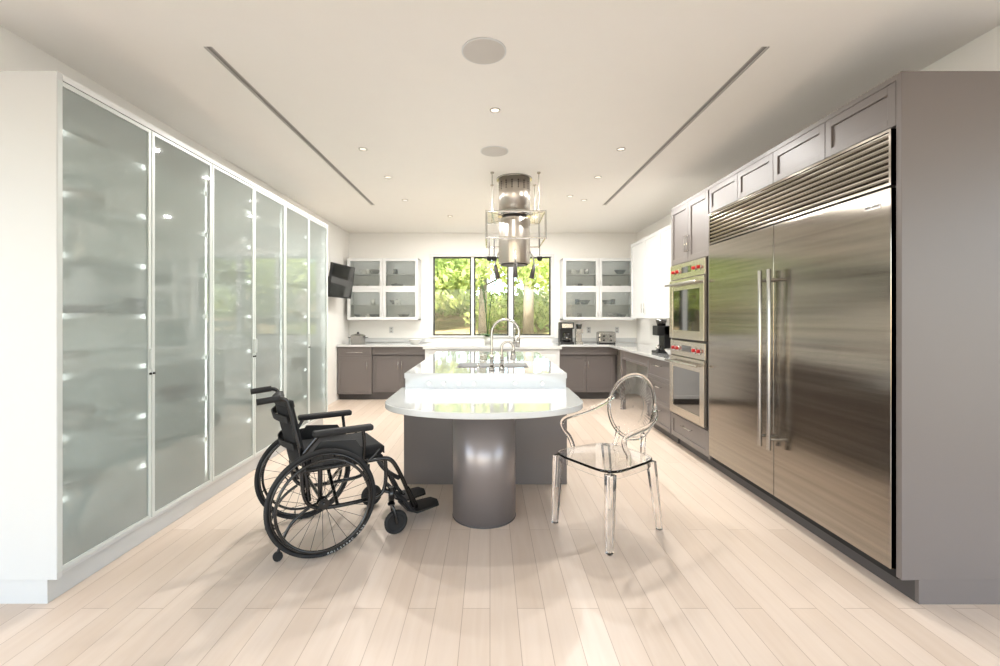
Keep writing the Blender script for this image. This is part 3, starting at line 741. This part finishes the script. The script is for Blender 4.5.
for i, ch in enumerate(word):
    if ch == ' ': continue
    a = radians(-85+i*3.6)
    rr = R-.014
    o_ = text('tyre_letter_%d' % i, ch, .016, (rr*cos(a), -.2995, R+rr*sin(a)), (pi/2, 0, 0), M_text, W)
    o_.rotation_euler = (Matrix.Rotation(-(a+pi/2), 4, 'Y') @ Matrix.Rotation(pi/2, 4, 'X')).to_euler()
text('guard_text', 'SWIFTA', .022, (.10, -.2285, .56), (pi/2, 0, 0), M_text, W)

# ------------------------------------------------------------ transparent armchair
G = empty('transparent_armchair', (.745, 2.90, 0), radians(213))
out = []
for i in range(48):
    a = 2*pi*i/48; c_, s_ = cos(a), sin(a); pw = 2/4.5
    x = .245*math.copysign(abs(c_)**pw, c_); y = (.245+.02*(x/.245))*math.copysign(abs(s_)**pw, s_)
    out.append((x, y))
prism('seat', out, .456, .472, M_clear, G, .005)
V = []; F = []; n_ = len(out)
for sc, z in ((.97, .455), (.97, .420), (.945, .420), (.945, .455)):
    for x, y in out: V.append((x*sc, y*sc, z))
for q in range(4):
    for i in range(n_): F.append((q*n_+i, q*n_+(i+1) % n_, ((q+1) % 4)*n_+(i+1) % n_, ((q+1) % 4)*n_+i))
me = bpy.data.meshes.new('ap'); me.from_pydata(V, [], F); me.update(); obj('apron', me, M_clear, G)
def sqleg(name, top, bot, w0, w1):
    V = []
    for k_, (p, w_) in enumerate(((bot, w1), (tuple((a+b)/2 for a, b in zip(bot, top)), (w0+w1)/2*1.02), (top, w0))):
        for dx, dy in ((-1, -1), (1, -1), (1, 1), (-1, 1)): V.append((p[0]+dx*w_/2, p[1]+dy*w_/2, p[2]))
    F = [(3, 2, 1, 0), (8, 9, 10, 11)]
    for r_ in range(2):
        for i in range(4): F.append((r_*4+i, r_*4+(i+1) % 4, r_*4+4+(i+1) % 4, r_*4+4+i))
    me = bpy.data.meshes.new(name); me.from_pydata(V, [], F); me.update(); o = obj(name, me, M_clear, G)
    b = o.modifiers.new('bevel', 'BEVEL'); b.width = .004; b.segments = 2
for i, s in enumerate((-1, 1)):
    sqleg('front_leg_%d' % (i+1), (.205, s*.225, .45), (.225, s*.235, 0), .052, .034)
    sqleg('back_leg_%d' % (i+1), (-.205, s*.19, .45), (-.275, s*.20, 0), .048, .032)
    tube('arm_%d' % (i+1), [(-.265, s*.165, .80), (-.22, s*.225, .74), (-.10, s*.265, .695), (.05, s*.272, .68), (.14, s*.268, .66), (.13, s*.262, .60), (.07, s*.25, .54), (.06, s*.235, .475)], .015, M_clear, G)
    tube('back_upright_%d' % (i+1), [(-.215, s*.12, .475), (-.235, s*.10, .53), (-.24, s*.11, .60)], .016, M_clear, G)
V = []; F = []
n_ = 56
def bk(u, v, t):
    z = .755+v; x = -.245-(v)*.20-.03*(1-(u/.19)**2)+t
    return (x, u, z)
for t in (0, .012):
    V.append(bk(0, 0, t))
    for rr in (.5, 1):
        for i in range(n_):
            a = 2*pi*i/n_; V.append(bk(.178*cos(a)*rr, .20*sin(a)*rr, t))
N = 1+2*n_
for q in (0, 1):
    b0 = q*N
    for i in range(n_):
        j = (i+1) % n_
        f1 = (b0, b0+1+i, b0+1+j); f2 = (b0+1+i, b0+1+n_+i, b0+1+n_+j, b0+1+j)
        F += [f1, f2] if q else [f1[::-1], f2[::-1]]
for i in range(n_):
    j = (i+1) % n_; F.append((1+n_+i, 1+n_+j, N+1+n_+j, N+1+n_+i)[::-1])
me = bpy.data.meshes.new('bk'); me.from_pydata(V, [], F); me.update(); obj('oval_back', me, M_clear, G)
tube('oval_rim', [bk(.186*cos(2*pi*i/40), .21*sin(2*pi*i/40), .006) for i in range(40)], .013, M_clear, G, cyclic=True)

# ------------------------------------------------------------ outside
V = []; F = []
nx, ny = 30, 24
for j in range(ny):
    for i in range(nx):
        x = -30+60*i/(nx-1); y = YB+.3+45*j/(ny-1)
        z = -.3+max(0, y-11)*.10+.15*sin(x*.7)*cos(y*.5)
        V.append((x, y, z))
for j in range(ny-1):
    for i in range(nx-1): a = j*nx+i; F.append((a, a+1, a+nx+1, a+nx))
me = bpy.data.meshes.new('garden'); me.from_pydata(V, [], F); me.update(); obj('garden_ground', me, M_ground, None, True)
rg = np.random.default_rng(2)
def leafcloud(name, blobs, parent, size=.13):
    VV = []; n_tot = 0
    for (cx_, cy, cz, rx, ry, rz_, n) in blobs:
        d = rg.normal(size=(n, 3)); d /= np.linalg.norm(d, axis=1)[:, None]
        r = rg.random(n)**.45
        P = np.array([cx_, cy, cz])+d*r[:, None]*np.array([rx, ry, rz_])
        u = rg.normal(size=(n, 3)); u /= np.linalg.norm(u, axis=1)[:, None]
        w_ = np.cross(u, rg.normal(size=(n, 3))); w_ /= np.linalg.norm(w_, axis=1)[:, None]
        s_ = size*(.6+.8*rg.random(n))[:, None]
        VV.append(np.stack([P-u*s_, P-w_*s_*.5, P+u*s_, P+w_*s_*.5], 1).reshape(-1, 3)); n_tot += n
    VV = np.concatenate(VV); F = np.arange(4*n_tot).reshape(-1, 4)
    me = bpy.data.meshes.new(name); me.from_pydata(VV.tolist(), [], F.tolist()); me.update()
    return obj(name, me, M_leaf, parent)
rt = random.Random(9)
woods = empty('woodland')
for i, (x, y, r, h) in enumerate(((-2.3, 13, .16, 8), (3.4, 14, .22, 9), (-.3, 17, .14, 9), (6.0, 15.5, .24, 9), (-5.5, 15, .22, 9), (1.6, 19, .2, 10), (9.5, 18, .25, 10), (-9, 18, .25, 10), (-3.7, 21, .2, 10), (5, 22, .2, 10))):
    z0 = -.3+max(0, y-11)*.10-.2
    e = empty('tree_%d' % (i+1), (x, y, z0)); e.parent = woods
    cyls('trunk', [((0, 0, 0), (.06, 0, h*.35), r*1.2, r), ((.06, 0, h*.35-.02), (-.05, .05, h*.7), r, r*.7), ((-.05, .05, h*.7-.02), (.1, 0, h), r*.7, r*.3)], M_bark, e, 16)
    B = []; br = []
    for q in range(9):
        a = rt.uniform(0, 6.28); zz_ = rt.uniform(h*.25, h*.95); rr = rt.uniform(.8, 2.0)
        bx, by = rr*cos(a), rr*sin(a)
        B.append((bx, by, zz_+.5, 1.2, 1.2, .7, 900)); br.append(((0, 0, zz_-.2), (bx, by, zz_+.5), r*.3, r*.1))
    cyls('branches', br, M_bark, e, 8)
    leafcloud('leaves', B, e, .10)
B = []
for i in range(46):
    B.append((rt.uniform(-20, 20), rt.uniform(22, 30), rt.uniform(1, 9), 2.6, 2, 1.8, 1500))
leafcloud('background_foliage', B, woods, .2)
B = []
for i in range(9):
    x = rt.uniform(-12, 12); y = rt.uniform(17, 20); B.append((x, y, -.3+max(0, y-11)*.10+.25, 1.1, .9, .65, 600))
leafcloud('shrubs', B, woods, .08)

# ------------------------------------------------------------ light
w_ = bpy.data.worlds.new('world'); S.world = w_; w_.use_nodes = True
nt = w_.node_tree; bg = nt.nodes['Background']
sky = nt.nodes.new('ShaderNodeTexSky'); sky.sky_type = 'NISHITA'; sky.sun_disc = False; sky.sun_elevation = radians(45); sky.sun_rotation = radians(200)
nt.links.new(sky.outputs[0], bg.inputs[0]); bg.inputs[1].default_value = .7
sun = bpy.data.lights.new('sun', 'SUN'); sun.energy = 20; sun.angle = radians(2); sun.color = (1, .97, .9)
so = bpy.data.objects.new('sun', sun); COL.objects.link(so); so.rotation_euler = (radians(32), 0, radians(-20))
lamp('daylight_front', (0, YF-.4, 1.4), (radians(90), 0, 0), 6.6, 2.4, 50, (.97, .985, 1))
lamp('daylight_left', (WL-.4, -.9, 1.4), (radians(90), 0, radians(-90)), 4.4, 2.4, 50, (.98, .985, 1))
lamp('daylight_right', (WR+.4, -.9, 1.4), (radians(90), 0, radians(90)), 4.4, 2.4, 50, (.98, .985, 1))
lamp('rear_fill', (.03, YB+1.3, 3.5), (radians(-40), 0, 0), 2.4, 1.2, 85, (.98, 1, .97))  # unseen fill lamp added above the back window to lift the rear
